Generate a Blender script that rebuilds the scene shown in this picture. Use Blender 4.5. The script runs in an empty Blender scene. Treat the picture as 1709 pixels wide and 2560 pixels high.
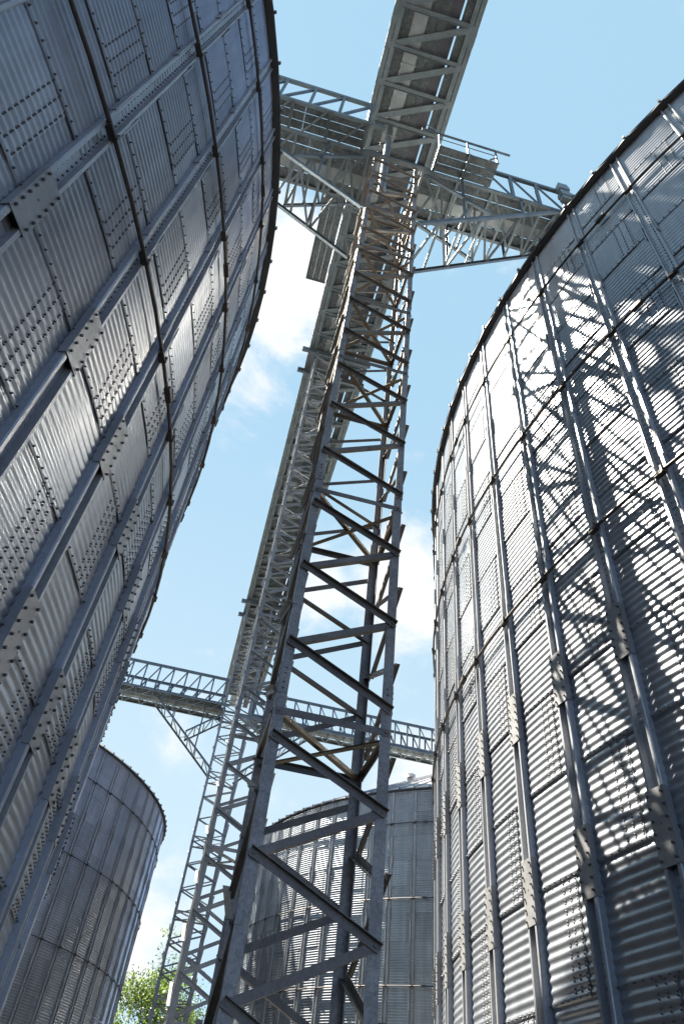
import bpy, bmesh, math, random
import numpy as np
from mathutils import Vector, Matrix

random.seed(7)
rng = np.random.default_rng(7)
scene = bpy.context.scene
COL = scene.collection
PI = math.pi

# ------------------------------------------------------------------ frame of the site
# x to the right, y ahead, z up (metres, ground 0); the aisle between the silo rows runs 8.65 deg left of y
ROT = math.radians(8.65)
E1 = Vector((math.cos(ROT), math.sin(ROT), 0))
E2 = Vector((-math.sin(ROT), math.cos(ROT), 0))
C0 = Vector((0.1145, 8.2362, 0))


def site(u, v, z=0.0):
    return C0 + E1 * u + E2 * v + Vector((0, 0, z))


# ------------------------------------------------------------------ materials
def new_mat(name):
    m = bpy.data.materials.new(name)
    m.use_nodes = True
    nt = m.node_tree
    return m, nt, nt.nodes['Principled BSDF']


def N(nt, kind, **kw):
    n = nt.nodes.new(kind)
    for k, v in kw.items():
        if k in n.inputs:
            n.inputs[k].default_value = v
        else:
            setattr(n, k, v)
    return n


def ramp(nt, fac, stops):
    r = nt.nodes.new('ShaderNodeValToRGB')
    el = r.color_ramp.elements
    while len(el) < len(stops):
        el.new(0.5)
    for e, (p, c) in zip(el, stops):
        e.position = p
        e.color = (c[0], c[1], c[2], 1)
    nt.links.new(fac, r.inputs['Fac'])
    return r.outputs['Color']


def mul(nt, a, b, fac=1.0, mode='MULTIPLY'):
    m = nt.nodes.new('ShaderNodeMix')
    m.data_type = 'RGBA'
    m.blend_type = mode
    m.inputs['Factor'].default_value = fac
    nt.links.new(a, m.inputs['A'])
    nt.links.new(b, m.inputs['B'])
    return m.outputs['Result']


def mixfac(nt, fac, a, colour):
    m = nt.nodes.new('ShaderNodeMix')
    m.data_type = 'RGBA'
    nt.links.new(fac, m.inputs['Factor'])
    nt.links.new(a, m.inputs['A'])
    m.inputs['B'].default_value = (*colour, 1)
    return m.outputs['Result']


def coords(nt, scale=(1, 1, 1)):
    t = nt.nodes.new('ShaderNodeTexCoord')
    mp = nt.nodes.new('ShaderNodeMapping')
    mp.inputs['Scale'].default_value = scale
    nt.links.new(t.outputs['Object'], mp.inputs['Vector'])
    return mp.outputs['Vector']


def noise(nt, vec, scale, detail=4, rough=0.55):
    n = N(nt, 'ShaderNodeTexNoise', Scale=scale, Detail=detail, Roughness=rough)
    nt.links.new(vec, n.inputs['Vector'])
    return n.outputs['Fac']


def steel(name, base, metal, rough, spangle=0.25, stain=0.3, rust=0.0, stain_scale=1.3):
    """hot-dip galvanised or bare steel: spangle, broad staining, a little rust"""
    m, nt, b = new_mat(name)
    v = coords(nt)
    vor = N(nt, 'ShaderNodeTexVoronoi', Scale=38.0)
    nt.links.new(v, vor.inputs['Vector'])
    sp = ramp(nt, vor.outputs['Color'], [(0.0, [1 - spangle] * 3), (1.0, [1 + spangle * .6] * 3)])
    st = ramp(nt, noise(nt, v, stain_scale, 6, .65), [(0.3, [1 - stain] * 3), (0.7, [1 + stain * .35] * 3)])
    rgb = N(nt, 'ShaderNodeRGB')
    rgb.outputs[0].default_value = (*base, 1)
    c = mul(nt, mul(nt, rgb.outputs[0], sp), st)
    if rust > 0:
        rf = ramp(nt, noise(nt, v, 2.6, 8, .7), [(0.72 - rust * .35, [0] * 3), (0.88 - rust * .3, [min(1, .5 + rust)] * 3)])
        c = mixfac(nt, rf, c, (0.20, 0.085, 0.035))
        inv = N(nt, 'ShaderNodeMath', operation='MULTIPLY_ADD')
        nt.links.new(rf, inv.inputs[0])
        inv.inputs[1].default_value = -metal * .8
        inv.inputs[2].default_value = metal
        nt.links.new(inv.outputs[0], b.inputs['Metallic'])
    else:
        b.inputs['Metallic'].default_value = metal
    nt.links.new(c, b.inputs['Base Color'])
    rr = N(nt, 'ShaderNodeMapRange')
    nt.links.new(noise(nt, v, 6.0, 5), rr.inputs['Value'])
    rr.inputs['To Min'].default_value = rough - .12
    rr.inputs['To Max'].default_value = rough + .14
    nt.links.new(rr.outputs['Result'], b.inputs['Roughness'])
    bp = N(nt, 'ShaderNodeBump', Strength=0.12, Distance=0.004)
    nt.links.new(noise(nt, v, 14.0, 3), bp.inputs['Height'])
    nt.links.new(bp.outputs['Normal'], b.inputs['Normal'])
    return m


def wall_material():
    """corrugated galvanised sheet: tone of each sheet, rain streaks, rust freckles"""
    m, nt, b = new_mat('corrugated_galvanised_sheet')
    at = N(nt, 'ShaderNodeAttribute', attribute_name='sheet_tone')
    v = coords(nt)
    vs = coords(nt, (1, 1, .12))
    rgb = N(nt, 'ShaderNodeRGB')
    rgb.outputs[0].default_value = (0.285, 0.308, 0.338, 1)
    st = ramp(nt, noise(nt, vs, 3.2, 7, .65), [(0.32, [.76, .765, .775]), (0.62, [1.06] * 3)])
    bl = ramp(nt, noise(nt, v, .8, 6, .6), [(0.3, [.74, .75, .77]), (0.7, [1.06] * 3)])
    c = mul(nt, mul(nt, mul(nt, rgb.outputs[0], at.outputs['Color']), st), bl)
    fr = ramp(nt, noise(nt, coords(nt, (1, 1, 4)), 3.1, 10, .75), [(0.66, [0] * 3), (0.78, [.5] * 3)])
    c = mixfac(nt, fr, c, (0.26, 0.19, 0.13))
    nt.links.new(c, b.inputs['Base Color'])
    b.inputs['Metallic'].default_value = 0.75
    b.inputs['Coat Weight'].default_value = .7        # chromate film over the zinc
    b.inputs['Coat Roughness'].default_value = .16
    b.inputs['Coat IOR'].default_value = 1.75
    rr = N(nt, 'ShaderNodeMapRange')
    nt.links.new(noise(nt, vs, 5.0, 6), rr.inputs['Value'])
    rr.inputs['To Min'].default_value = .40
    rr.inputs['To Max'].default_value = .56
    ra = N(nt, 'ShaderNodeMath', operation='MULTIPLY_ADD')   # duller sheets are also rougher
    nt.links.new(at.outputs['Fac'], ra.inputs[0])
    ra.inputs[1].default_value = -.30
    ra.inputs[2].default_value = .29
    rs = N(nt, 'ShaderNodeMath', operation='ADD', use_clamp=True)
    nt.links.new(rr.outputs['Result'], rs.inputs[0])
    nt.links.new(ra.outputs[0], rs.inputs[1])
    nt.links.new(rs.outputs[0], b.inputs['Roughness'])
    bp = N(nt, 'ShaderNodeBump', Strength=0.35, Distance=0.012)
    nt.links.new(noise(nt, coords(nt, (1, 1, .6)), 2.2, 4), bp.inputs['Height'])
    nt.links.new(bp.outputs['Normal'], b.inputs['Normal'])
    return m


def tread_material(name, base, metal=.7, angle=0.0):
    """tread plate: small raised lozenges in two directions, mottled zinc"""
    m, nt, b = new_mat(name)
    v = coords(nt)
    hts = []
    for k, off in ((1, 0.0), (-1, .5)):
        mp = N(nt, 'ShaderNodeMapping')
        mp.inputs['Rotation'].default_value = (0, 0, k * PI / 4 + angle)
        mp.inputs['Location'].default_value = (off * .05, off * .05, 0)
        nt.links.new(v, mp.inputs['Vector'])
        br = N(nt, 'ShaderNodeTexBrick', Scale=8.0)
        br.offset = .5
        br.inputs['Mortar Size'].default_value = .035
        br.inputs['Mortar Smooth'].default_value = .4
        br.inputs['Brick Width'].default_value = .8
        br.inputs['Row Height'].default_value = .36
        nt.links.new(mp.outputs['Vector'], br.inputs['Vector'])
        hts.append(br.outputs['Fac'])
    mn = N(nt, 'ShaderNodeMath', operation='MULTIPLY')
    nt.links.new(hts[0], mn.inputs[0])
    nt.links.new(hts[1], mn.inputs[1])
    mx = N(nt, 'ShaderNodeMath', operation='ADD')
    nt.links.new(hts[0], mx.inputs[0])
    nt.links.new(hts[1], mx.inputs[1])
    rgb = N(nt, 'ShaderNodeRGB')
    rgb.outputs[0].default_value = (*base, 1)
    mt = ramp(nt, noise(nt, v, 9, 8, .75), [(0.35, [.45] * 3), (0.62, [1.15] * 3)])
    big = ramp(nt, noise(nt, v, .9, 5), [(0.3, [.7] * 3), (0.7, [1.1] * 3)])
    c = mul(nt, mul(nt, rgb.outputs[0], mt), big)
    dk = ramp(nt, mx.outputs[0], [(0.2, [1, 1, 1]), (0.9, [.5] * 3)])
    c = mul(nt, c, dk)
    nt.links.new(c, b.inputs['Base Color'])
    b.inputs['Metallic'].default_value = metal
    b.inputs['Roughness'].default_value = .48
    bp = N(nt, 'ShaderNodeBump', Strength=.6, Distance=.006)
    nt.links.new(mx.outputs[0], bp.inputs['Height'])
    nt.links.new(bp.outputs['Normal'], b.inputs['Normal'])
    return m


M = {}
M['wall'] = wall_material()
M['stiff'] = steel('galvanised_stiffener_steel', (.31, .325, .345), .50, .42, .12, .22)
M['plate'] = steel('galvanised_splice_plate', (.24, .245, .25), .5, .47, .10, .25)
M['bolt'] = steel('dull_bolt_steel', (.10, .10, .105), .6, .5, .05, .2)
M['ring'] = steel('weathered_ring_rod', (.085, .075, .068), .6, .5, .1, .35, .25)
M['eave'] = steel('roof_edge_steel', (.075, .078, .085), .25, .6, .1, .3)
M['roof'] = steel('galvanised_roof_sheet', (.36, .365, .37), .6, .42, .08, .18)
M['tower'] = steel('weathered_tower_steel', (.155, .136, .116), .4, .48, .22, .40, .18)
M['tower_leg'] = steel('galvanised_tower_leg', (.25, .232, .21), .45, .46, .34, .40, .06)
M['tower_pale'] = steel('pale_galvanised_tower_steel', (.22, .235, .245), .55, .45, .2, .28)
M['tie'] = steel('rust_tinged_tie_steel', (.12, .098, .068), .35, .5, .2, .4, .22)
M['bridge'] = steel('galvanised_bridge_steel', (.12, .148, .165), .6, .46, .2, .32)
M['trough'] = steel('smooth_trough_sheet', (.20, .225, .235), .6, .38, .08, .35)
M['dark_trough'] = steel('dark_trough_sheet', (.06, .062, .075), .6, .45, .08, .3)
M['tread'] = tread_material('tread_plate_underside', (.13, .152, .16))

# ------------------------------------------------------------------ mesh builder


class MB:
    def __init__(self):
        self.v, self.f = [], []

    def add(self, vs, fs):
        o = len(self.v)
        self.v += [tuple(p) for p in vs]
        self.f += [tuple(o + i for i in q) for q in fs]

    def prism(self, ring0, ring1):
        n = len(ring0)
        fs = [(i, (i + 1) % n, n + (i + 1) % n, n + i) for i in range(n)]
        fs += [tuple(range(n - 1, -1, -1)), tuple(range(n, 2 * n))]
        self.add(list(ring0) + list(ring1), fs)

    def box(self, c, sx, sy, sz, ax=None):
        c = Vector(c)
        X, Y, Z = ax if ax else (Vector((1, 0, 0)), Vector((0, 1, 0)), Vector((0, 0, 1)))
        r = []
        for dz in (-.5, .5):
            r.append([c + X * sx * a + Y * sy * b + Z * sz * dz for a, b in ((-.5, -.5), (.5, -.5), (.5, .5), (-.5, .5))])
        self.prism(r[0], r[1])

    def beam(self, p0, p1, face, prof):
        """extrude a 2-D profile from p0 to p1; profile x lies across the beam in the face plane, y along the face normal"""
        p0, p1, face = Vector(p0), Vector(p1), Vector(face)
        d = (p1 - p0).normalized()
        n = (face - d * face.dot(d)).normalized()
        s = d.cross(n)
        self.prism([p0 + s * a + n * b for a, b in prof], [p1 + s * a + n * b for a, b in prof])

    def tube(self, pts, r, n=8):
        pts = [Vector(p) for p in pts]
        rings = []
        for i, p in enumerate(pts):
            d = (pts[min(i + 1, len(pts) - 1)] - pts[max(i - 1, 0)]).normalized()
            a = d.cross(Vector((0, 0, 1)) if abs(d.z) < .9 else Vector((1, 0, 0))).normalized()
            b = d.cross(a)
            rings.append([p + (a * math.cos(2 * PI * k / n) + b * math.sin(2 * PI * k / n)) * r for k in range(n)])
        for q0, q1 in zip(rings[:-1], rings[1:]):
            self.prism(q0, q1)

    def hexbolt(self, p, nrm, r, h, n=6):
        p, nrm = Vector(p), Vector(nrm).normalized()
        a = nrm.cross(Vector((0, 0, 1)) if abs(nrm.z) < .9 else Vector((1, 0, 0))).normalized()
        b = nrm.cross(a)
        r0 = [p + (a * math.cos(2 * PI * k / n) + b * math.sin(2 * PI * k / n)) * r for k in range(n)]
        self.prism(r0, [q + nrm * h for q in r0])

    def mesh(self, name, mat):
        me = bpy.data.meshes.new(name)
        me.from_pydata([tuple(p) for p in self.v], [], self.f)
        bm = bmesh.new()
        bm.from_mesh(me)
        bmesh.ops.recalc_face_normals(bm, faces=bm.faces)
        bm.to_mesh(me)
        bm.free()
        me.materials.append(mat)
        return me


def link(name, me, parent=None, loc=(0, 0, 0), rz=0.0):
    o = bpy.data.objects.new(name, me)
    COL.objects.link(o)
    o.location = loc
    o.rotation_euler = (0, 0, rz)
    if parent is not None:
        o.parent = parent
    return o


def thing(name, label, cat, loc, rz, group=None):
    o = bpy.data.objects.new(name, None)
    o.empty_display_size = .5
    COL.objects.link(o)
    o.location = loc
    o.rotation_euler = (0, 0, rz)
    o['label'] = label
    o['category'] = cat
    if group:
        o['group'] = group
    return o


def L_prof(w, d, t):          # angle iron: a leg in the face, a leg going back from its edge
    return [(-w / 2, 0), (w / 2, 0), (w / 2, -t), (-w / 2 + t, -t), (-w / 2 + t, -d), (-w / 2, -d)]


def C_prof(w, d, t):          # channel with its back on the face
    return [(-w / 2, 0), (w / 2, 0), (w / 2, -d), (w / 2 - t, -d), (w / 2 - t, -t), (-w / 2 + t, -t), (-w / 2 + t, -d), (-w / 2, -d)]


# ------------------------------------------------------------------ silos
RS, NB, NT = 15.72, 84, 15
DA = 2 * PI / NB
TH = 1.118
PITCH = TH / 11
AMP = .0075
SL = .56
ZE = NT * TH                                  # eave height


def wall_mesh():
    per, rows = 10, 11 * 7 + 1
    V, F, tone = [], [], []
    off = 0
    for t in range(NT):
        z0 = t * TH
        zs = z0 + np.linspace(-.035 if t else 0.0, TH, rows)
        fr = (zs - z0) / TH
        for b in range(NB // 2):
            bb = 2 * b + (t % 2)              # bay that holds this tier's lap
            a = np.linspace((bb + .5) * DA, (bb + 2.75) * DA, per)
            spiral = np.linspace(-.004, .007, per)
            A, Z = np.meshgrid(a, zs)
            Rr = RS + AMP * np.cos(2 * PI * Z / PITCH) + (.011 * (1 - fr))[:, None] + spiral[None, :]
            V.append(np.stack([Rr * np.cos(A), Rr * np.sin(A), Z], -1).reshape(-1, 3))
            i = np.arange(rows * per).reshape(rows, per) + off
            F.append(np.stack([i[:-1, :-1], i[:-1, 1:], i[1:, 1:], i[1:, :-1]], -1).reshape(-1, 4))
            tn = rng.choice([rng.uniform(.88, 1.04), rng.uniform(.70, 1.12)])
            tone.append(np.full(rows * per, tn))
            off += rows * per
    V, F, tone = np.concatenate(V), np.concatenate(F), np.concatenate(tone)
    me = bpy.data.meshes.new('corrugated_wall')
    me.vertices.add(len(V))
    me.vertices.foreach_set('co', V.astype(np.float32).ravel())
    me.loops.add(F.size)
    me.loops.foreach_set('vertex_index', F.astype(np.int32).ravel())
    me.polygons.add(len(F))
    me.polygons.foreach_set('loop_start', np.arange(0, F.size, 4, dtype=np.int32))
    me.polygons.foreach_set('use_smooth', np.ones(len(F), bool))
    me.update(calc_edges=True)
    at = me.attributes.new('sheet_tone', 'FLOAT_COLOR', 'POINT')
    at.data.foreach_set('color', np.repeat(tone[:, None], 4, 1).astype(np.float32).ravel())
    me.materials.append(M['wall'])
    return me


K0, K1 = -21, 8                               # bays that are looked at


def bolts_mesh():
    """hex heads along the sheet laps and tier seams"""
    P = []
    for t in range(NT):
        for k in range(K0, K1):
            if (k - t) % 2 == 0:
                for fb in (.53, .63, .73):
                    for j in range(11):
                        for dz in (-.017, .019):
                            P.append(((k + fb) * DA, t * TH + (j + .5) * PITCH + dz, .006 * fb + .011 * (1 - (j + .5) / 11)))
            if t:
                for q in range(9):
                    P.append(((k + .115 + q * .097) * DA, t * TH - .012, .011))
    P = np.array(P)
    a, z = P[:, 0], P[:, 1]
    r = RS + AMP * np.cos(2 * PI * z / PITCH) + P[:, 2] - .002
    ph = np.arange(6) * PI / 3
    hr, hh = .0085, .020
    ct, sn = np.cos(a)[:, None], np.sin(a)[:, None]
    vs = []
    for rad, sc in ((r, 1.25), (r + hh * .3, 1.2), (r + hh, .8)):
        tx = hr * sc * np.cos(ph)[None, :]
        tz = hr * sc * np.sin(ph)[None, :]
        vs.append(np.stack([rad[:, None] * ct - tx * sn, rad[:, None] * sn + tx * ct, z[:, None] + tz], -1))
    V = np.concatenate(vs, 1)
    n = len(P)
    base = (np.arange(n) * 18)[:, None]
    loops, starts, cnt = [], [], 0
    quads = []
    for lv in range(2):
        for i in range(6):
            j = (i + 1) % 6
            quads.append([lv * 6 + i, lv * 6 + j, lv * 6 + 6 + j, lv * 6 + 6 + i])
    Q = (np.array(quads)[None] + base[:, :, None]).reshape(-1, 4)
    H = np.arange(12, 18)[None] + base
    me = bpy.data.meshes.new('sheet_bolts')
    me.vertices.add(n * 18)
    me.vertices.foreach_set('co', V.astype(np.float32).ravel())
    me.loops.add(Q.size + H.size)
    me.loops.foreach_set('vertex_index', np.concatenate([Q.ravel(), H.ravel()]).astype(np.int32))
    me.polygons.add(len(Q) + len(H))
    me.polygons.foreach_set('loop_start', np.concatenate([np.arange(0, Q.size, 4), Q.size + np.arange(0, H.size, 6)]).astype(np.int32))
    me.update(calc_edges=True)
    me.materials.append(M['bolt'])
    return me


def stiffener_mesh():
    """open channel with thick lips; lighter gauge towards the eave; bolt rows on the web; built at local angle 0 (x = outwards)"""
    mb = MB()
    r0 = RS - .004
    gauges = [(0.0, 4.44, .112, .092, .046), (4.50, 6.68, .110, .088, .044), (6.74, 8.92, .106, .082, .04),
              (8.92, 11.16, .102, .074, .036), (11.16, 13.40, .098, .066, .032), (13.40, ZE - .10, .094, .058, .030)]
    for z0, z1, w, d, lip in gauges:
        prof = [(-w, 0), (-w, d - .012), (-w + .010, d), (-w + lip, d), (-w + lip + .004, .016), (w - lip - .004, .016), (w - lip, d), (w - .010, d), (w, d - .012), (w, 0)]
        mb.prism([(r0 + y, x, z0) for x, y in prof], [(r0 + y, x, z1) for x, y in prof])
    for z0 in (8.92, 11.16, 13.40):           # lap joints of the upper gauges: side straps
        for s in (-1, 1):
            mb.box((r0 + .045, s * .109, z0), .075, .012, .5)
    me = mb.mesh('stiffener', M['stiff'])
    mb2 = MB()
    z = .15
    while z < ZE - .2:
        if z > 6.9:
            mb2.hexbolt((r0 + .016, .036, z), (1, 0, 0), .010, .012)
            mb2.hexbolt((r0 + .016, -.036, z + .05), (1, 0, 0), .008, .010)
        z += PITCH
    o = len(me.vertices)
    bolts = mb2.mesh('stiffener_bolts', M['bolt'])
    bm = bmesh.new()
    bm.from_mesh(me)
    nf = len(bm.faces)
    bm.from_mesh(bolts)
    bm.faces.ensure_lookup_table()
    for f in bm.faces[nf:]:
        f.material_index = 1
    bm.to_mesh(me)
    bm.free()
    me.materials.append(M['bolt'])
    return me


def splice_mesh():
    """bent cover plate closing the channel at a joint, two rows of bolts"""
    mb = MB()
    r0 = RS - .004
    h = .36
    d, w = .098, .122
    mb.prism([(r0 + y, x, -h) for x, y in ((-w, .02), (-w, d), (w, d), (w, .02), (w - .008, .02), (w - .008, d - .008), (-w + .008, d - .008), (-w + .008, .02))],
             [(r0 + y, x, h) for x, y in ((-w, .02), (-w, d), (w, d), (w, .02), (w - .008, .02), (w - .008, d - .008), (-w + .008, d - .008), (-w + .008, .02))])
    me = mb.mesh('splice_plate', M['plate'])
    b = MB()
    for s in (-1, 1):
        for q in range(6):
            b.hexbolt((r0 + d, s * .092, -h + .06 + q * .12), (1, 0, 0), .013, .024)
    b.hexbolt((r0 + d, 0, .02), (1, 0, 0), .012, .003)
    bb = b.mesh('splice_bolts', M['bolt'])
    bm = bmesh.new()
    bm.from_mesh(me)
    nf = len(bm.faces)
    bm.from_mesh(bb)
    bm.faces.ensure_lookup_table()
    for f in bm.faces[nf:]:
        f.material_index = 1
    bm.to_mesh(me)
    bm.free()
    me.materials.append(M['bolt'])
    return me


def ring_mesh(zr, depth):
    """tie rod ring standing on the stiffeners, clamps where it crosses each, couplers now and then"""
    mb = MB()
    r = RS + depth + .022
    n = NB * 2
    pts = [(r * math.cos(2 * PI * i / n), r * math.sin(2 * PI * i / n), zr) for i in range(n + 1)]
    mb.tube(pts, .024, 8)
    for k in range(NB):
        a = k * DA
        X, Y = Vector((math.cos(a), math.sin(a), 0)), Vector((-math.sin(a), math.cos(a), 0))
        Z = Vector((0, 0, 1))
        mb.box(X * (r - .005) + Y * .0 + Z * (zr - .04), .075, .15, .018, (X, Y, Z))
        mb.box(X * (r + .012) + Y * .055 + Z * zr, .065, .02, .10, (X, Y, Z))
        if k % 5 == 2:
            mb.box(X * r + Y * .55 + Z * zr, .075, .20, .075, (X, Y, Z))
    me = mb.mesh('tie_ring', M['ring'])
    return me


def eave_mesh():
    """turned-down roof edge with the end of a roof rib every two thirds of a bay"""
    mb = MB()
    n = 126
    sub = 4
    for i in range(n):
        for j in range(sub):
            f0, f1 = j / sub, (j + 1) / sub
            a0, a1 = 2 * PI * (i + f0) / n, 2 * PI * (i + f1) / n
            ring = []
            for a, f in ((a0, f0), (a1, f1)):
                sag = .05 * math.sin(PI * f)
                ro, ri = RS + .165 - sag * .5, RS + .012
                c, s = math.cos(a), math.sin(a)
                zt = ZE + .075 - (ro - RS) * SL
                ring.append([(ri * c, ri * s, ZE - .03), (ro * c, ro * s, zt - .045), (ro * c, ro * s, zt), (ri * c, ri * s, ZE + .07)])
            mb.prism(ring[0], ring[1])
        a = 2 * PI * i / n
        X, Y = Vector((math.cos(a), math.sin(a), 0)), Vector((-math.sin(a), math.cos(a), 0))
        mb.box(X * (RS + .15) + Vector((0, 0, ZE + .03)), .085, .045, .10, (X, Y, Vector((0, 0, 1))))
    return mb.mesh('eave', M['eave'])


def roof_mesh():
    mb = MB()
    n = 126
    zt = ZE + .08
    r1, r0 = RS + .16, .9
    for i in range(n):
        a0, a1 = 2 * PI * i / n, 2 * PI * (i + 1) / n
        q = []
        for r in (r0, r1):
            z = zt + (RS - r) * SL
            q.append([(r * math.cos(a), r * math.sin(a), z) for a in (a0, a1)])
        mb.add([q[0][0], q[0][1], q[1][1], q[1][0]], [(3, 2, 1, 0)])
    # closing cap
    mb.tube([(0, 0, zt + (RS - .9) * SL - .1), (0, 0, zt + (RS - .9) * SL + .45)], 1.0, 24)
    return mb.mesh('roof', M['roof'])


def rib_mesh():
    mb = MB()
    zt = ZE + .08
    for i in range(126):
        a = 2 * PI * i / 126
        X = Vector((math.cos(a), math.sin(a), 0))
        p0 = X * (RS + .14) + Vector((0, 0, zt + (-.14) * SL))
        p1 = X * 1.2 + Vector((0, 0, zt + (RS - 1.2) * SL))
        mb.beam(p0, p1, (0, 0, 1), [(-.03, -.01), (.03, -.01), (.022, .06), (-.022, .06)])
    return mb.mesh('roof_ribs', M['roof'])


def vent_mesh():
    """gooseneck roof vent: square neck, sloping hood with open mouth"""
    mb = MB()
    mb.box((0, 0, .2), .5, .5, .6)
    mb.prism([(-.36, -.34, .45), (-.36, .34, .45), (-.30, .34, .80), (-.30, -.34, .80)],
             [(.50, -.34, .30), (.50, .34, .30), (.46, .34, .66), (.46, -.34, .66)])
    return mb.mesh('roof_vent', M['roof'])


ME = dict(wall=wall_mesh(), bolts=bolts_mesh(), stiff=stiffener_mesh(), splice=splice_mesh(), eave=eave_mesh(), roof=roof_mesh(), rib=rib_mesh(), vent=vent_mesh())
RINGS = [(7.5 * TH, .082), (10.5 * TH, .074), (13.5 * TH, .062)]
ME['rings'] = [ring_mesh(z, d) for z, d in RINGS]
STRUT = MB()
STRUT.box((RS + .04, 0, 0), .02, .06, .4)


def silo(u, v, rho, label, near, vents=()):
    t = thing('grain_silo', label, 'silo', site(u, v), rho, 'corrugated grain silos')
    link('wall', ME['wall'], t)
    if near:
        link('sheet_bolts', ME['bolts'], t)
    for k in range(K0, K1 + 1):
        s = link('stiffener', ME['stiff'], t, (0, 0, 0), k * DA)
        for zp in ((4.472, 6.708) if near else (4.472,)):
            link('splice_plate', ME['splice'], s, (0, 0, zp))
    for r in ME['rings']:
        link('tie_ring', r, t)
    link('eave', ME['eave'], t)
    rf = link('roof', ME['roof'], t)
    link('roof_ribs', ME['rib'], rf)
    for a, r in vents:
        a -= rho
        o = link('roof_vent', ME['vent'], rf, (r * math.cos(a), r * math.sin(a), ZE + .08 + (RS - r) * SL), a)
        o.scale = (.6, .6, .6)
    return t


V_FAR = 37.3
silo(18.5, .64, 3.7046, 'nearest sunlit corrugated silo on the right, crossed by lattice shadows', True)
silo(-18.5, -.39, -.1812 + 9 * DA, 'nearest shaded corrugated silo towering over the left side', True)
silo(-18.5, V_FAR, math.radians(-9), 'distant bluish silo low at the left, rim curving against the sky', False)
silo(18.5, V_FAR, math.radians(251), 'distant blue silo seen through the dark tower, pale ribbed roof showing', False,
     [(math.radians(229), 12.9), (math.radians(234), 11.6)])

# ------------------------------------------------------------------ lattice towers


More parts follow.
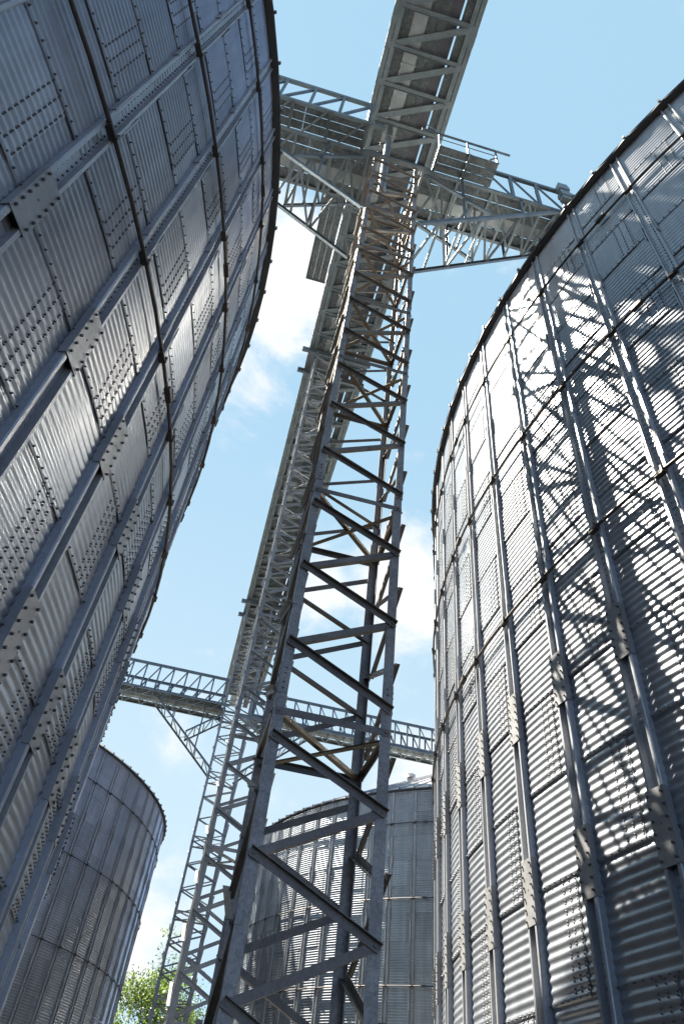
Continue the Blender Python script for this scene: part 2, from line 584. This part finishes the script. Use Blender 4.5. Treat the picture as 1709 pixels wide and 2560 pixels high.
def lattice_tower(v, half, sections, top, label, mats, leg_w, br_w, group='lattice conveyor towers', caps=False):
    """sections: list of (z0, z1, [node heights alternating R, L, R, L ...])"""
    t = thing('lattice_tower', label, 'tower', site(0, v), ROT, group)
    mleg, mbr, mtie = mats
    cor = [Vector((-half, -half, 0)), Vector((half, -half, 0)), Vector((half, half, 0)), Vector((-half, half, 0))]   # FL FR RR RL
    splits = [0.0] + [s[0] + .45 for s in sections[1:] if s[0] > 2] + [top]
    for i, c in enumerate(cor):
        mb = MB()
        sx, sy = (1 if c.x > 0 else -1), (1 if c.y > 0 else -1)
        for k, (z0, z1) in enumerate(zip(splits[:-1], splits[1:])):
            w = leg_w * (1.0 if z0 < 7 else .86)
            tk = .011
            g = .0 if k % 2 else .003
            prof = [(g, g), (-w, g), (-w, -tk), (-tk, -tk), (-tk, -w), (g, -w)]
            r0 = [(c.x + sx * a, c.y + sy * b, z0) for a, b in prof]
            r1 = [(c.x + sx * a, c.y + sy * b, z1) for a, b in prof]
            mb.prism(r0, r1)
            if z0 > 1:                         # lapped joint plates with bolts
                w2 = w * .9
                for dx, dy, nx, ny in ((-w / 2, .006, 0, 1), (.006, -w / 2, 1, 0)):
                    ax = (Vector((1, 0, 0)), Vector((0, 1, 0)), Vector((0, 0, 1)))
                    mb.box((c.x + sx * dx, c.y + sy * dy, z0), w2 if nx == 0 else .010, w2 if ny == 0 else .010, .42, ax)
                    for q in (-.14, -.06, .06, .14):
                        mb.hexbolt((c.x + sx * (dx + nx * .004), c.y + sy * (dy + ny * .004), z0 + q), (sx * nx, sy * ny, 0), .014, .020)
        link('leg', mb.mesh('tower_leg', mleg), t)
    faces = [(0, 1), (1, 2), (2, 3), (3, 0)]
    nd, nrest = 0, MB()
    for fi, (a, b) in enumerate(faces):
        ca, cb = cor[a], cor[b]
        d = (cb - ca).normalized()
        nrm = Vector((d.y, -d.x, 0))
        ins = leg_w * .45
        for z0, z1, nodes in sections:
            if z0 > 1:
                mb = MB()
                mb.beam(ca + d * ins * .3 + nrm * .012 + Vector((0, 0, z0)), cb - d * ins * .3 + nrm * .012 + Vector((0, 0, z0)), nrm, L_prof(br_w, br_w * .8, .009))
                for p in (ca + d * ins, cb - d * ins):
                    mb.hexbolt(p + nrm * .012 + Vector((0, 0, z0)), nrm, .017, .022)
                link('horizontal_brace', mb.mesh('horizontal_brace', mbr), t)
            for i in range(len(nodes) - 1):
                zr, zl = (nodes[i], nodes[i + 1]) if i % 2 == 0 else (nodes[i + 1], nodes[i])
                pl, pr = ca + d * ins + Vector((0, 0, zl)), cb - d * ins + Vector((0, 0, zr))
                dd = (pr - pl).normalized()
                lift = .012 if i % 2 else .022
                bw = br_w * (1.0 if z0 < 9 else .86)
                prof = L_prof(bw, bw * .85, .009)
                if i % 2 == 0:                 # falling members carry their second leg outwards, along the upper edge
                    prof = [(-bw / 2, 0), (bw / 2, 0), (bw / 2, .009), (-bw / 2 + .009, .009), (-bw / 2 + .009, bw * .8), (-bw / 2, bw * .8)]
                else:
                    prof = [(-x, y) for x, y in reversed(prof)]
                mb = MB()
                mb.beam(pl - dd * .05 + nrm * lift, pr + dd * .05 + nrm * lift, nrm, prof)
                for p in (pl, pr):
                    mb.hexbolt(p + nrm * lift, nrm, .018, .024)
                nd += 1
                if nd <= 100:
                    link('diagonal_brace', mb.mesh('diagonal_brace', mbr), t)
                else:
                    nrest.add(mb.v, mb.f)
    if nrest.v:
        o = link('diagonal_bracing', nrest.mesh('diagonal_bracing', mbr), t)
        o['kind'] = 'stuff'
    for z0, z1, nodes in sections:
        if z0 > 1:
            for q, (a, b) in enumerate(((0, 2), (1, 3))):
                mb = MB()
                dd = (cor[b] - cor[a]).normalized()
                zz = Vector((0, 0, z0 - .02 - .075 * q))
                mb.beam(cor[a] + dd * .08 + zz, cor[b] - dd * .08 + zz, (0, 0, -1), L_prof(.07, .06, .008))
                link('cross_tie', mb.mesh('cross_tie', mtie), t)
    if caps:
        for s in (-1, 1):
            mb = MB()
            mb.beam((-1.55, s * half, top + .0), (2.3, s * half, top + .0), (0, s, 0), C_prof(.34, .12, .014))
            link('cap_beam', mb.mesh('cap_beam', M['bridge']), t)
    for c in cor:
        mb = MB()
        mb.box((c.x, c.y, .012), .36, .36, .024)
        for q in ((-.13, -.13), (.13, -.13), (.13, .13), (-.13, .13)):
            mb.hexbolt((c.x + q[0], c.y + q[1], .024), (0, 0, 1), .02, .05)
        link('base_plate', mb.mesh('base_plate', mbr), t)
    return t


NEAR = [(0.0, 1.85, [.29, .90, 1.55]),
        (1.85, 5.68, [2.18, 2.81, 3.45, 4.08, 4.73, 5.35]),
        (5.68, 9.52, [5.98, 6.64, 7.27, 7.92, 8.56, 9.19]),
        (9.52, 13.39, [9.83, 10.46, 11.14, 11.74, 12.41, 13.03]),
        (13.39, 15.82, [13.70, 14.33, 14.97, 15.64]),
        (15.82, 18.57, [16.26, 16.92, 17.61, 18.20]),
        (18.57, 21.09, [18.89, 19.52, 20.18, 20.82]),
        (21.09, 23.78, [21.50, 22.13, 22.72, 23.35]),
        (23.78, 25.0, [24.10, 24.70])]
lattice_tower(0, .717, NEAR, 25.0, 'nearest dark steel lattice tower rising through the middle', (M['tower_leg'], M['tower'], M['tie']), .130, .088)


def regular(top, h, n):
    out = []
    z = .3
    while z < top - 1:
        z1 = min(z + h, top)
        out.append((z, z1, [z + .30 + (h - .60) * i / (n - 1) for i in range(n) if z + .30 + (h - .60) * i / (n - 1) < top - .1]))
        z += h
    return out


ZM = 34.6                                     # underside of the long gallery
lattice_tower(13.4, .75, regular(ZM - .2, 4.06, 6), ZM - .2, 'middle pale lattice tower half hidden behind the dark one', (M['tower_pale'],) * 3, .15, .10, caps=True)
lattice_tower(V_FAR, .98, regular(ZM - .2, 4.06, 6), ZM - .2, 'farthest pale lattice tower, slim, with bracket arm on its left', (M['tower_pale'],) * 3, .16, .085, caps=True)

# ------------------------------------------------------------------ long gallery overhead


def gallery():
    t = thing('conveyor_gallery', 'long overhead conveyor gallery running from above the camera over the towers', 'conveyor', site(0, 0, ZM), ROT)
    u0, u1, va, vb = -1.20, 2.20, -16.0, 54.0
    # local frame: x = across, y = along, z = up from the underside
    for s, ux in ((-1, u0), (1, u1)):
        mb = MB()
        mb.beam((ux, va, .13), (ux, vb, .13), (s, 0, 0), C_prof(.26, .19, .014))
        mb.beam((ux - s * .215, va, .13), (ux - s * .215, vb, .13), (-s, 0, 0), [(-x, y + .19) for x, y in reversed(C_prof(.24, .19, .014))])
        for y in np.arange(va + 2.2, vb, 5.44):
            mb.box((ux - s * .10, y, -.008), .22, .5, .012)
            for q in (-.15, -.05, .05, .15):
                for w in (-.05, .05):
                    mb.hexbolt((ux - s * .10 + w, y + q, -.014), (0, 0, -1), .014, .018)
        link('bottom_chord', mb.mesh('bottom_chord', M['bridge']), t)
        mb = MB()
        mb.beam((ux, va, 2.1), (ux, vb, 2.1), (s, 0, 0), C_prof(.12, .1, .01))
        link('top_chord', mb.mesh('top_chord', M['bridge']), t)
        mb = MB()
        ys = np.arange(va + .5, vb, 1.36)
        for i, y in enumerate(ys):
            mb.beam((ux, y, .26), (ux, y, 2.06), (s, 0, 0), L_prof(.07, .06, .008))
            if i + 1 < len(ys):
                mb.beam((ux - s * .02, y, .28), (ux - s * .02, ys[i + 1], 2.04), (s, 0, 0), L_prof(.06, .05, .008))
        link('side_truss', mb.mesh('side_truss', M['bridge']), t)
    ys = np.arange(-15.57, vb - 1.4, 1.365)
    for y in ys:
        mb = MB()
        mb.beam((u0 + .36, y, .035), (u1 - .36, y, .035), (0, 0, 1), C_prof(.19, .09, .010))
        link('cross_member', mb.mesh('cross_member', M['bridge']), t)
        mb = MB()
        mb.beam((u0 + .14, y + .03, -.004), (u1 - .14, y - 1.33, -.004), (0, 0, -1), L_prof(.23, .10, .010))
        link('diagonal_brace', mb.mesh('diagonal_brace', M['bridge']), t)
    # floor: tread strips, two conveyor troughs, an open slot
    zf = .22
    strips = [(u0 + .10, -.78), (-.78, -.37), (.19, .555), (.555, .93), (1.46, 1.80), (1.80, u1 - .1)]
    for a, b in strips:
        mb = MB()
        n = int((vb - va) / 2.72)
        for i in range(n):
            y0 = va + i * 2.72
            mb.box(((a + b) / 2, y0 + 1.36, zf + .002 * (i % 2)), b - a - .001, 2.72, .006)
        mb.box((a + .008, (va + vb) / 2, zf - .03), .008, vb - va, .05)
        link('floor_strip', mb.mesh('floor_strip', M['tread']), t)
    mb = MB()
    mb.box((-.09, (va + vb) / 2, .40), .56, vb - va, .5)
    for y in np.arange(va + 1, vb, 2.72):
        mb.box((-.09, y, .40), .62, .07, .56)
    link('conveyor_trough', mb.mesh('conveyor_trough', M['trough']), t)
    mb = MB()
    mb.box((1.16, (va + vb) / 2, .55), .46, vb - va, .5)
    for y in np.arange(va + 1, vb, 2.72):
        mb.box((1.16, y, .55), .52, .07, .56)
    link('conveyor_trough', mb.mesh('conveyor_trough', M['dark_trough']), t)
    # side platform beyond the near tower
    mb = MB()
    ya, yb = 2.6, 8.75
    for i, x in enumerate((-2.05, -1.73, -1.41)):
        mb.box((x, (ya + yb) / 2, .03), .312, yb - ya, .006)
    p = link('side_platform', mb.mesh('side_platform', M['tread']), t)
    mb = MB()
    for y in (ya, ya + 1.9, ya + 4.0, yb - .05):
        mb.beam((-2.23, y, -.04), (-1.22, y, -.04), (0, 0, 1), C_prof(.08, .08, .01))
    mb.box((-2.22, (ya + yb) / 2, .04), .03, yb - ya, .16)
    link('platform_frame', mb.mesh('platform_frame', M['bridge']), p)
    # grain spouts dropping to the cross bridges
    for y in (.8, 38.0):
        mb = MB()
        mb.tube([(-.09, y + .3, .2), (-.09, y + .3, -7.2)], .14, 14)
        mb.tube([(-.09, y + .3, -1.25), (-.09, y + .3, -1.15)], .19, 14)
        link('spout', mb.mesh('spout', M['trough']), t)
    return t


gallery()

# ------------------------------------------------------------------ cross bridges with bracket arms


def cross_bridge(v, s, length, label, walk, far=False):
    """s = +1 to the right, -1 to the left; local x outwards along the bridge, y = aisle direction"""
    t = thing('conveyor_bridge', label, 'conveyor', site(0, v, 25.0), ROT, 'bridges from the towers to the silo roofs')
    x0 = .80
    X = lambda a: s * a
    hh = 1.95
    mb_ = M['bridge']
    yf, yr = -.80, .80
    front = yf if not walk == 'full' else -1.62

    def chord(name, y, z, w, d, a0, a1, ny):
        mb = MB()
        mb.beam((X(a0), y, z), (X(a1), y, z), (0, ny, 0), C_prof(w, d, .010))
        link(name, mb.mesh(name, mb_), t)

    for y, ny in ((yf, -1), (yr, 1)):
        chord('bottom_chord', y, .06, .13, .09, x0, length, ny)
    if front != yf:
        chord('bottom_chord', front, .06, .16, .09, x0 - .2, length, -1)
    for y, ny in ((front, -1), (yr, 1)):
        chord('top_chord', y, hh, .19, .10, x0 + (.2 if walk != 'part' else 2.3), length, ny)
        n = int((min(length, 18) - x0) / .935)
        start = 0 if walk != 'part' or ny > 0 else 2
        for i in range(start, n):
            a = x0 + .35 + i * .935
            mb = MB()
            mb.beam((X(a), y, .10), (X(a), y, hh - .08), (0, ny, 0), L_prof(.10, .08, .008))
            link('truss_post', mb.mesh('truss_post', mb_), t)
            mb = MB()
            yy = y - ny * .025
            mb.beam((X(a + .03), yy, hh - .10), (X(a + .90), yy, .12), (0, ny, 0), L_prof(.075, .07, .008))
            link('truss_diagonal', mb.mesh('truss_diagonal', mb_), t)
        if start:
            mb = MB()
            mb.beam((X(x0 + .35 + start * .935), y, hh - .05), (X(x0 + .35 + (start - 1) * .935), y, .12), (0, ny, 0), L_prof(.09, .08, .008))
            link('end_diagonal', mb.mesh('end_diagonal', mb_), t)
    # floor and trough
    mb = MB()
    w = (yr - yf) / 4
    for i in range(4):
        if i == 2:
            continue
        n = int((length - x0) / 2)
        for k in range(n):
            mb.box((X(x0 + 1 + 2 * k), yf + w * (i + .5), .15 + .002 * (k % 2)), 1.995, w - .02, .006)
    link('floor_strip', mb.mesh('floor_strip', M['tread']), t)
    mb = MB()
    mb.box((X((x0 + length) / 2), .18, .42), length - x0, .46, .44)
    for a in np.arange(x0 + 1.2, length, 2.4):
        mb.box((X(a), .18, .42), .07, .54, .52)
    link('conveyor_trough', mb.mesh('conveyor_trough', M['trough']), t)
    # lateral bracing of the underside
    n = int((length - x0) / 1.17)
    for i in range(min(n, 15)):
        a = x0 + .1 + i * 1.17
        mb = MB()
        mb.beam((X(a), yf, .0), (X(a), yr, .0), (0, 0, -1), L_prof(.08, .06, .008))
        link('floor_beam', mb.mesh('floor_beam', mb_), t)
        mb = MB()
        mb.beam((X(a + .04), yf, -.012), (X(a + 1.13), yr, -.012), (0, 0, -1), L_prof(.075, .05, .008))
        link('lateral_brace', mb.mesh('lateral_brace', mb_), t)
    # walkway outside the front chord
    if walk:
        a1 = length if walk == 'full' else 3.12
        a0 = 1.12
        mb = MB()
        for i in range(3):
            wv = .255
            yv = -1.60 + wv * (i + .5)
            k = a0
            while k < a1 - .05:
                ln = min(1.98, a1 - k)
                mb.box((X(k + ln / 2), yv, .055), ln - .01, wv - .012, .006)
                k += 1.98
            mb.box((X((a0 + a1) / 2), -1.60 + wv * i + .01, .03), a1 - a0, .008, .045)
        wk = link('walkway', mb.mesh('walkway', M['tread']), t)
        a = a0 + .05
        q = 0
        while a < a1 - .02 and q < 16:
            mb = MB()
            mb.beam((X(a), -1.63, -.03), (X(a), yf, -.03), (0, 0, 1), C_prof(.09, .07, .01))
            link('walkway_bracket', mb.mesh('walkway_bracket', mb_), wk)
            if walk == 'full':
                mb = MB()
                mb.beam((X(a + .1), -1.58, -.035), (X(a + .75), yf - .03, -.035), (0, 0, -1), L_prof(.07, .05, .008))
                link('walkway_brace', mb.mesh('walkway_brace', mb_), wk)
            a += .97 if walk == 'part' else 1.17
            q += 1
        if walk == 'part':
            mb = MB()
            for a in (1.14, 2.08, 3.04):
                mb.beam((X(a), -1.62, .0), (X(a), -1.62, 1.1), (0, -1, 0), L_prof(.05, .05, .007))
            mb.beam((X(.55), -1.63, 1.12), (X(3.55), -1.63, 1.12), (0, -1, 0), L_prof(.07, .07, .008))
            mb.tube([(X(.9), -1.62, .56), (X(3.05), -1.62, .56)], .014, 6)
            mb.beam((X(3.04), -1.62, .5), (X(2.78), -1.62, .05), (0, -1, 0), L_prof(.04, .04, .006))
            mb.tube([(X(1.25), -1.62, 1.12), (X(.70), -1.62, 1.62)], .016, 6)
            link('handrail', mb.mesh('handrail', mb_), wk)
    # bracket arm: two raking struts each side of the tower with lacing between
    A0, A1 = Vector((X(.80), 0, -4.2)), Vector((X(5.52), 0, .03))
    I0, I1 = Vector((X(.98), 0, -.27)), Vector((X(3.06), 0, -1.97))
    for y, ny in ((-.78, -1), (.78, 1)):
        yv = Vector((0, y, 0))
        for nm, p, q, wd in (('bracket_strut', A0, A1, .12), ('bracket_tie', I0, I1, .10)):
            mb = MB()
            mb.beam(p + yv, q + yv, (0, ny, 0), C_prof(wd, .08, .010))
            link(nm, mb.mesh(nm, mb_), t)
        # web in the bracket's own plane
        for f, g in ((.30, .0), (.72, .0)):
            pa = A0.lerp(A1, f) + yv * .97
            pb = Vector((pa.x, pa.y, .02))
            mb = MB()
            mb.beam(pa, pb, (0, ny, 0), L_prof(.07, .06, .008))
            link('bracket_web', mb.mesh('bracket_web', mb_), t)
    n = 7
    for i in range(n):
        for nm, P, Q, k in (('strut_lacing', A0, A1, n), ('tie_lacing', I0, I1, 4)):
            if i >= k:
                continue
            p, q = P.lerp(Q, (i + .04) / k), P.lerp(Q, (i + .96) / k)
            up = Vector((0, 0, -1))
            mb = MB()
            sgn = 1 if i % 2 else -1
            mb.beam(p + Vector((0, -.76 * sgn, 0)), q + Vector((0, .76 * sgn, 0)), up, L_prof(.07, .06, .008))
            link(nm, mb.mesh(nm, mb_), t)
            mb = MB()
            mb.beam(q + Vector((0, -.76, .02)), q + Vector((0, .76, .02)), up, L_prof(.07, .06, .008))
            link(nm, mb.mesh(nm, mb_), t)
    # seat beams on the tower head
    for y in (-.80, .80):
        mb = MB()
        mb.beam((X(-.0), y, -.06), (X(x0 + .3), y, -.06), (0, 0, -1), C_prof(.14, .1, .012))
        link('seat_beam', mb.mesh('seat_beam', mb_), t)
    if s > 0 and not far:                      # pleated sleeve on the top chord
        mb = MB()
        for i in range(5):
            mb.box((X(5.82), yf - .10, hh + .02 - i * .26), .34 + .04 * (i % 2), .20 + .05 * (i % 2), .27)
        link('cable_box', mb.mesh('cable_box', M['trough']), t)
    if s < 0 and not far:
        mb = MB()
        mb.tube([(X(1.22), -1.66, .2), (X(1.22), -1.66, 5.2)], .018, 6)
        mb.tube([(X(1.22), -1.66, 5.2), (X(1.22), -1.66, 6.6)], .009, 6)
        link('lightning_rod', mb.mesh('lightning_rod', mb_), t)
    return t


cross_bridge(0, 1, 15.6, 'near conveyor bridge from the dark tower to the sunlit right silo, with railed platform', 'part')
cross_bridge(0, -1, 15.6, 'near conveyor bridge from the dark tower to the shaded left silo', 'full')
cross_bridge(V_FAR, -1, 15.6, 'distant pale conveyor bridge reaching left from the far tower, bracket arm below', 'full', True)
cross_bridge(V_FAR, 1, 15.6, 'distant pale conveyor bridge crossing behind the dark tower to the right', None, True)

# ------------------------------------------------------------------ trees


def leaf_material():
    m, nt, b = new_mat('sunlit_leaf')
    oi = N(nt, 'ShaderNodeAttribute', attribute_name='leaf_tone')
    c = ramp(nt, oi.outputs['Fac'], [(0.0, (.022, .05, .008)), (.5, (.075, .13, .02)), (1.0, (.17, .24, .045))])
    nt.links.new(c, b.inputs['Base Color'])
    b.inputs['Roughness'].default_value = .5
    tr = N(nt, 'ShaderNodeBsdfTranslucent')
    nt.links.new(c, tr.inputs['Color'])
    mx = N(nt, 'ShaderNodeMixShader')
    mx.inputs[0].default_value = .45
    nt.links.new(b.outputs[0], mx.inputs[1])
    nt.links.new(tr.outputs[0], mx.inputs[2])
    nt.links.new(mx.outputs[0], nt.nodes['Material Output'].inputs['Surface'])
    return m


def bark_material():
    m, nt, b = new_mat('grey_brown_bark')
    c = ramp(nt, noise(nt, coords(nt, (1, 1, .2)), 6, 6), [(.3, (.05, .04, .03)), (.7, (.17, .14, .11))])
    nt.links.new(c, b.inputs['Base Color'])
    b.inputs['Roughness'].default_value = .9
    return m


M['leaf'], M['bark'] = leaf_material(), bark_material()


def tree(x, y, h, spread, seed, label):
    rr = np.random.default_rng(seed)
    t = thing('leafy_tree', label, 'tree', (x, y, 0), 0, 'trees beyond the far tower')
    mb = MB()

    def limb(pts, ra, rb):
        n = 8
        rings = []
        for i, p in enumerate(pts):
            r = ra + (rb - ra) * i / (len(pts) - 1)
            rings.append([Vector(p) + Vector((math.cos(2 * PI * k / n) * r, math.sin(2 * PI * k / n) * r, 0)) for k in range(n)])
        for a, b in zip(rings[:-1], rings[1:]):
            mb.prism(a, b)
    top = (rr.normal(0, .4), rr.normal(0, .4), h * .86)
    limb([(0, 0, 0), (.1, .05, h * .3), (top[0] * .5, top[1] * .5, h * .6), top], .28, .05)
    tips = []
    for i in range(26):
        f = rr.uniform(.22, .85)
        a = rr.uniform(0, 2 * PI)
        ln = spread * (1.05 - .75 * f) * rr.uniform(.6, 1.15)
        p0 = Vector((top[0] * f * .6, top[1] * f * .6, h * f * .9))
        p2 = p0 + Vector((math.cos(a) * ln, math.sin(a) * ln, ln * rr.uniform(.25, .75)))
        p1 = p0.lerp(p2, .5) + Vector((0, 0, -.1 * ln))
        limb([p0, p1, p2], .09 * (1.2 - f), .015)
        for q in np.linspace(.3, 1.0, 5):
            tips.append((p0.lerp(p2, q), ln * .30 + .25))
    for q in np.linspace(.6, 1, 6):
        tips.append((Vector((top[0] * q, top[1] * q, h * .88 * q)), .8))
    link('trunk', mb.mesh('trunk', M['bark']), t)
    V, F, T = [], [], []
    for c, rad in tips:
        nl = int(95 * min(1.6, rad))
        tone0 = rr.uniform(.0, .95)
        for k in range(nl):
            p = np.array(c) + rr.normal(0, 1, 3) * rad * np.array([.55, .55, .45])
            s = rr.uniform(.07, .15)
            d = rr.normal(0, 1, 3) + np.array([0, 0, -.6])
            d /= np.linalg.norm(d)
            e = np.cross(d, rr.normal(0, 1, 3))
            e /= np.linalg.norm(e)
            o = len(V)
            V += [p - d * s, p + e * s * .45, p + d * s, p - e * s * .45]
            F.append((o, o + 1, o + 2, o + 3))
            T += [float(np.clip(tone0 + rr.normal(0, .18), 0, 1))] * 4
    me = bpy.data.meshes.new('crown')
    me.from_pydata([tuple(v) for v in V], [], F)
    at = me.attributes.new('leaf_tone', 'FLOAT', 'POINT')
    at.data.foreach_set('value', np.array(T, np.float32))
    me.materials.append(M['leaf'])
    link('crown', me, t)
    return t


def at_az(deg, dist):
    a = math.radians(deg)
    return math.sin(a) * dist, math.cos(a) * dist


tree(*at_az(-8.6, 64), 17.2, 5.2, 3, 'tallest bright green tree behind the far tower, showing through its lattice')
tree(*at_az(-11.6, 60), 12.8, 4.6, 11, 'lower bright green tree beside the distant left silo')
tree(*at_az(-5.9, 70), 15.0, 4.6, 23, 'bright green tree mostly hidden behind the dark tower legs')

# ------------------------------------------------------------------ ground


def ground_material():
    m, nt, b = new_mat('yard_concrete')
    v = coords(nt)
    c = ramp(nt, noise(nt, v, .35, 8, .6), [(.3, (.045, .044, .040)), (.7, (.085, .082, .075))])
    c2 = ramp(nt, noise(nt, v, 9, 6, .7), [(.3, [.8] * 3), (.7, [1.1] * 3)])
    nt.links.new(mul(nt, c, c2), b.inputs['Base Color'])
    b.inputs['Roughness'].default_value = .9
    return m


mb = MB()
mb.add([(-1500, -1500, 0), (1500, -1500, 0), (1500, 1500, 0), (-1500, 1500, 0)], [(0, 1, 2, 3)])
g = link('ground', mb.mesh('ground', ground_material()))
g['kind'] = 'structure'

# ------------------------------------------------------------------ sky, sun
SUN_AZ, SUN_EL = 150.5, 59.2                  # azimuth counted from +x towards +y
w = bpy.data.worlds.new('World')
scene.world = w
w.use_nodes = True
nt = w.node_tree
bg = nt.nodes['Background']
sky = nt.nodes.new('ShaderNodeTexSky')
sky.sky_type = 'NISHITA'
sky.sun_disc = False
sky.sun_elevation = math.radians(SUN_EL)
sky.sun_rotation = math.radians(90 - SUN_AZ)
sky.air_density = 0.42
sky.dust_density = 0.15
sky.ozone_density = 3.5
tc = nt.nodes.new('ShaderNodeTexCoord')


def direction(px, py):
    """world direction of a place in the sky, from the camera solution (kept as plain vectors)"""
    f = 1720.3
    fw, up, rt = CAMF, CAMU, CAMR
    return (fw + rt * ((px - 854.5) / f) - up * ((py - 1280) / f)).normalized()


P_, R_ = math.radians(45.018), math.radians(7.6634)
fw = Vector((0, math.cos(P_), math.sin(P_)))
up0 = Vector((0, -math.sin(P_), math.cos(P_)))
rt0 = Vector((1, 0, 0))
CAMF = fw
CAMR = rt0 * math.cos(R_) + up0 * math.sin(R_)
CAMU = -rt0 * math.sin(R_) + up0 * math.cos(R_)

cl = N(nt, 'ShaderNodeTexNoise', Scale=7.0, Detail=15.0, Roughness=.66, Distortion=.25)
mp = nt.nodes.new('ShaderNodeMapping')
mp.inputs['Scale'].default_value = (1, 1, 1.5)
mp.inputs['Location'].default_value = (.35, .2, .1)
nt.links.new(tc.outputs['Generated'], mp.inputs['Vector'])
nt.links.new(mp.outputs['Vector'], cl.inputs['Vector'])
# cloud banks: broad soft areas of sky where the noise is allowed to break into cloud
BANKS = [((690, 700), .22, .30), ((1010, 1480), .18, .34), ((1130, 1500), .10, .30), ((800, 1480), .12, .25), ((570, 930), .18, .15), ((1010, 1930), .10, .35), ((300, 2330), .14, .32), ((460, 1850), .16, .05), ((640, 520), .10, .25)]
acc = None
for (px, py), rad, amp in BANKS:
    d = direction(px, py)
    dp = N(nt, 'ShaderNodeVectorMath', operation='DISTANCE')
    nt.links.new(tc.outputs['Generated'], dp.inputs[0])
    dp.inputs[1].default_value = d
    mr = N(nt, 'ShaderNodeMapRange', interpolation_type='SMOOTHSTEP')
    nt.links.new(dp.outputs['Value'], mr.inputs['Value'])
    mr.inputs['From Min'].default_value = 0
    mr.inputs['From Max'].default_value = rad
    mr.inputs['To Min'].default_value = amp + .10
    mr.inputs['To Max'].default_value = 0
    if acc is None:
        acc = mr.outputs['Result']
    else:
        mx = N(nt, 'ShaderNodeMath', operation='MAXIMUM')
        nt.links.new(acc, mx.inputs[0])
        nt.links.new(mr.outputs['Result'], mx.inputs[1])
        acc = mx.outputs[0]
sm = N(nt, 'ShaderNodeMath', operation='ADD')
nt.links.new(cl.outputs['Fac'], sm.inputs[0])
nt.links.new(acc, sm.inputs[1])
cr = N(nt, 'ShaderNodeMapRange', interpolation_type='SMOOTHSTEP')
nt.links.new(sm.outputs[0], cr.inputs['Value'])
cr.inputs['From Min'].default_value = .58
cr.inputs['From Max'].default_value = .92
mixc = nt.nodes.new('ShaderNodeMix')
mixc.data_type = 'RGBA'
nt.links.new(cr.outputs['Result'], mixc.inputs['Factor'])
hz = nt.nodes.new('ShaderNodeMix')
hz.data_type = 'RGBA'
# thin high veil over the blue, brighter on the sun's side of the sky (forward scattering)
sdot = N(nt, 'ShaderNodeVectorMath', operation='DOT_PRODUCT')
nt.links.new(tc.outputs['Generated'], sdot.inputs[0])
sdot.inputs[1].default_value = (math.cos(math.radians(SUN_AZ)) * math.cos(math.radians(SUN_EL)), math.sin(math.radians(SUN_AZ)) * math.cos(math.radians(SUN_EL)), math.sin(math.radians(SUN_EL)))
veil = N(nt, 'ShaderNodeMapRange', interpolation_type='SMOOTHSTEP')
nt.links.new(sdot.outputs['Value'], veil.inputs['Value'])
veil.inputs['From Min'].default_value = .30
veil.inputs['From Max'].default_value = .53
veil.inputs['To Min'].default_value = .0
veil.inputs['To Max'].default_value = .86
nt.links.new(veil.outputs['Result'], hz.inputs['Factor'])
nt.links.new(sky.outputs['Color'], hz.inputs['A'])
hz.inputs['B'].default_value = (1.30, 2.08, 2.62, 1)
# whitening towards the horizon
sep = nt.nodes.new('ShaderNodeSeparateXYZ')
nt.links.new(tc.outputs['Generated'], sep.inputs[0])
hf = N(nt, 'ShaderNodeMapRange', interpolation_type='SMOOTHSTEP')
nt.links.new(sep.outputs['Z'], hf.inputs['Value'])
hf.inputs['From Min'].default_value = .18
hf.inputs['From Max'].default_value = .92
hf.inputs['To Min'].default_value = .75
hf.inputs['To Max'].default_value = .0
hm = N(nt, 'ShaderNodeMath', operation='MULTIPLY')
nt.links.new(hf.outputs['Result'], hm.inputs[0])
nt.links.new(veil.outputs['Result'], hm.inputs[1])
hz2 = nt.nodes.new('ShaderNodeMix')
hz2.data_type = 'RGBA'
nt.links.new(hm.outputs[0], hz2.inputs['Factor'])
nt.links.new(hz.outputs['Result'], hz2.inputs['A'])
hz2.inputs['B'].default_value = (2.20, 2.60, 2.75, 1)
nt.links.new(hz2.outputs['Result'], mixc.inputs['A'])
mixc.inputs['B'].default_value = (2.85, 2.9, 2.95, 1)
nt.links.new(mixc.outputs['Result'], bg.inputs['Color'])
bg.inputs['Strength'].default_value = .05

sun = bpy.data.lights.new('sun', 'SUN')
sun.energy = 5.0
sun.angle = math.radians(.53)
sun.color = (1, .915, .79)
so = bpy.data.objects.new('sun', sun)
COL.objects.link(so)
a, e = math.radians(SUN_AZ), math.radians(SUN_EL)
to_sun = Vector((math.cos(a) * math.cos(e), math.sin(a) * math.cos(e), math.sin(e)))
so.rotation_euler = to_sun.to_track_quat('Z', 'Y').to_euler()
so.location = (0, 0, 60)

# ------------------------------------------------------------------ camera
cam = bpy.data.cameras.new('camera')
cam.sensor_fit = 'AUTO'
cam.sensor_width = 36
cam.lens = 1720.3 / 2560 * 36
cam.clip_start = .05
cam.clip_end = 4000
co = bpy.data.objects.new('camera', cam)
COL.objects.link(co)
mt = Matrix((CAMR, CAMU, -CAMF)).transposed().to_4x4()
mt.translation = Vector((0, 0, 1.66))
co.matrix_world = mt
scene.camera = co

vs = scene.view_settings
vs.view_transform = 'Standard'
vs.look = 'None'
vs.exposure = 2.88
vs.gamma = 1
scene.render.engine = 'CYCLES'
scene.cycles.use_denoising = True
scene.cycles.max_bounces = 8
scene.cycles.diffuse_bounces = 4
scene.cycles.glossy_bounces = 4
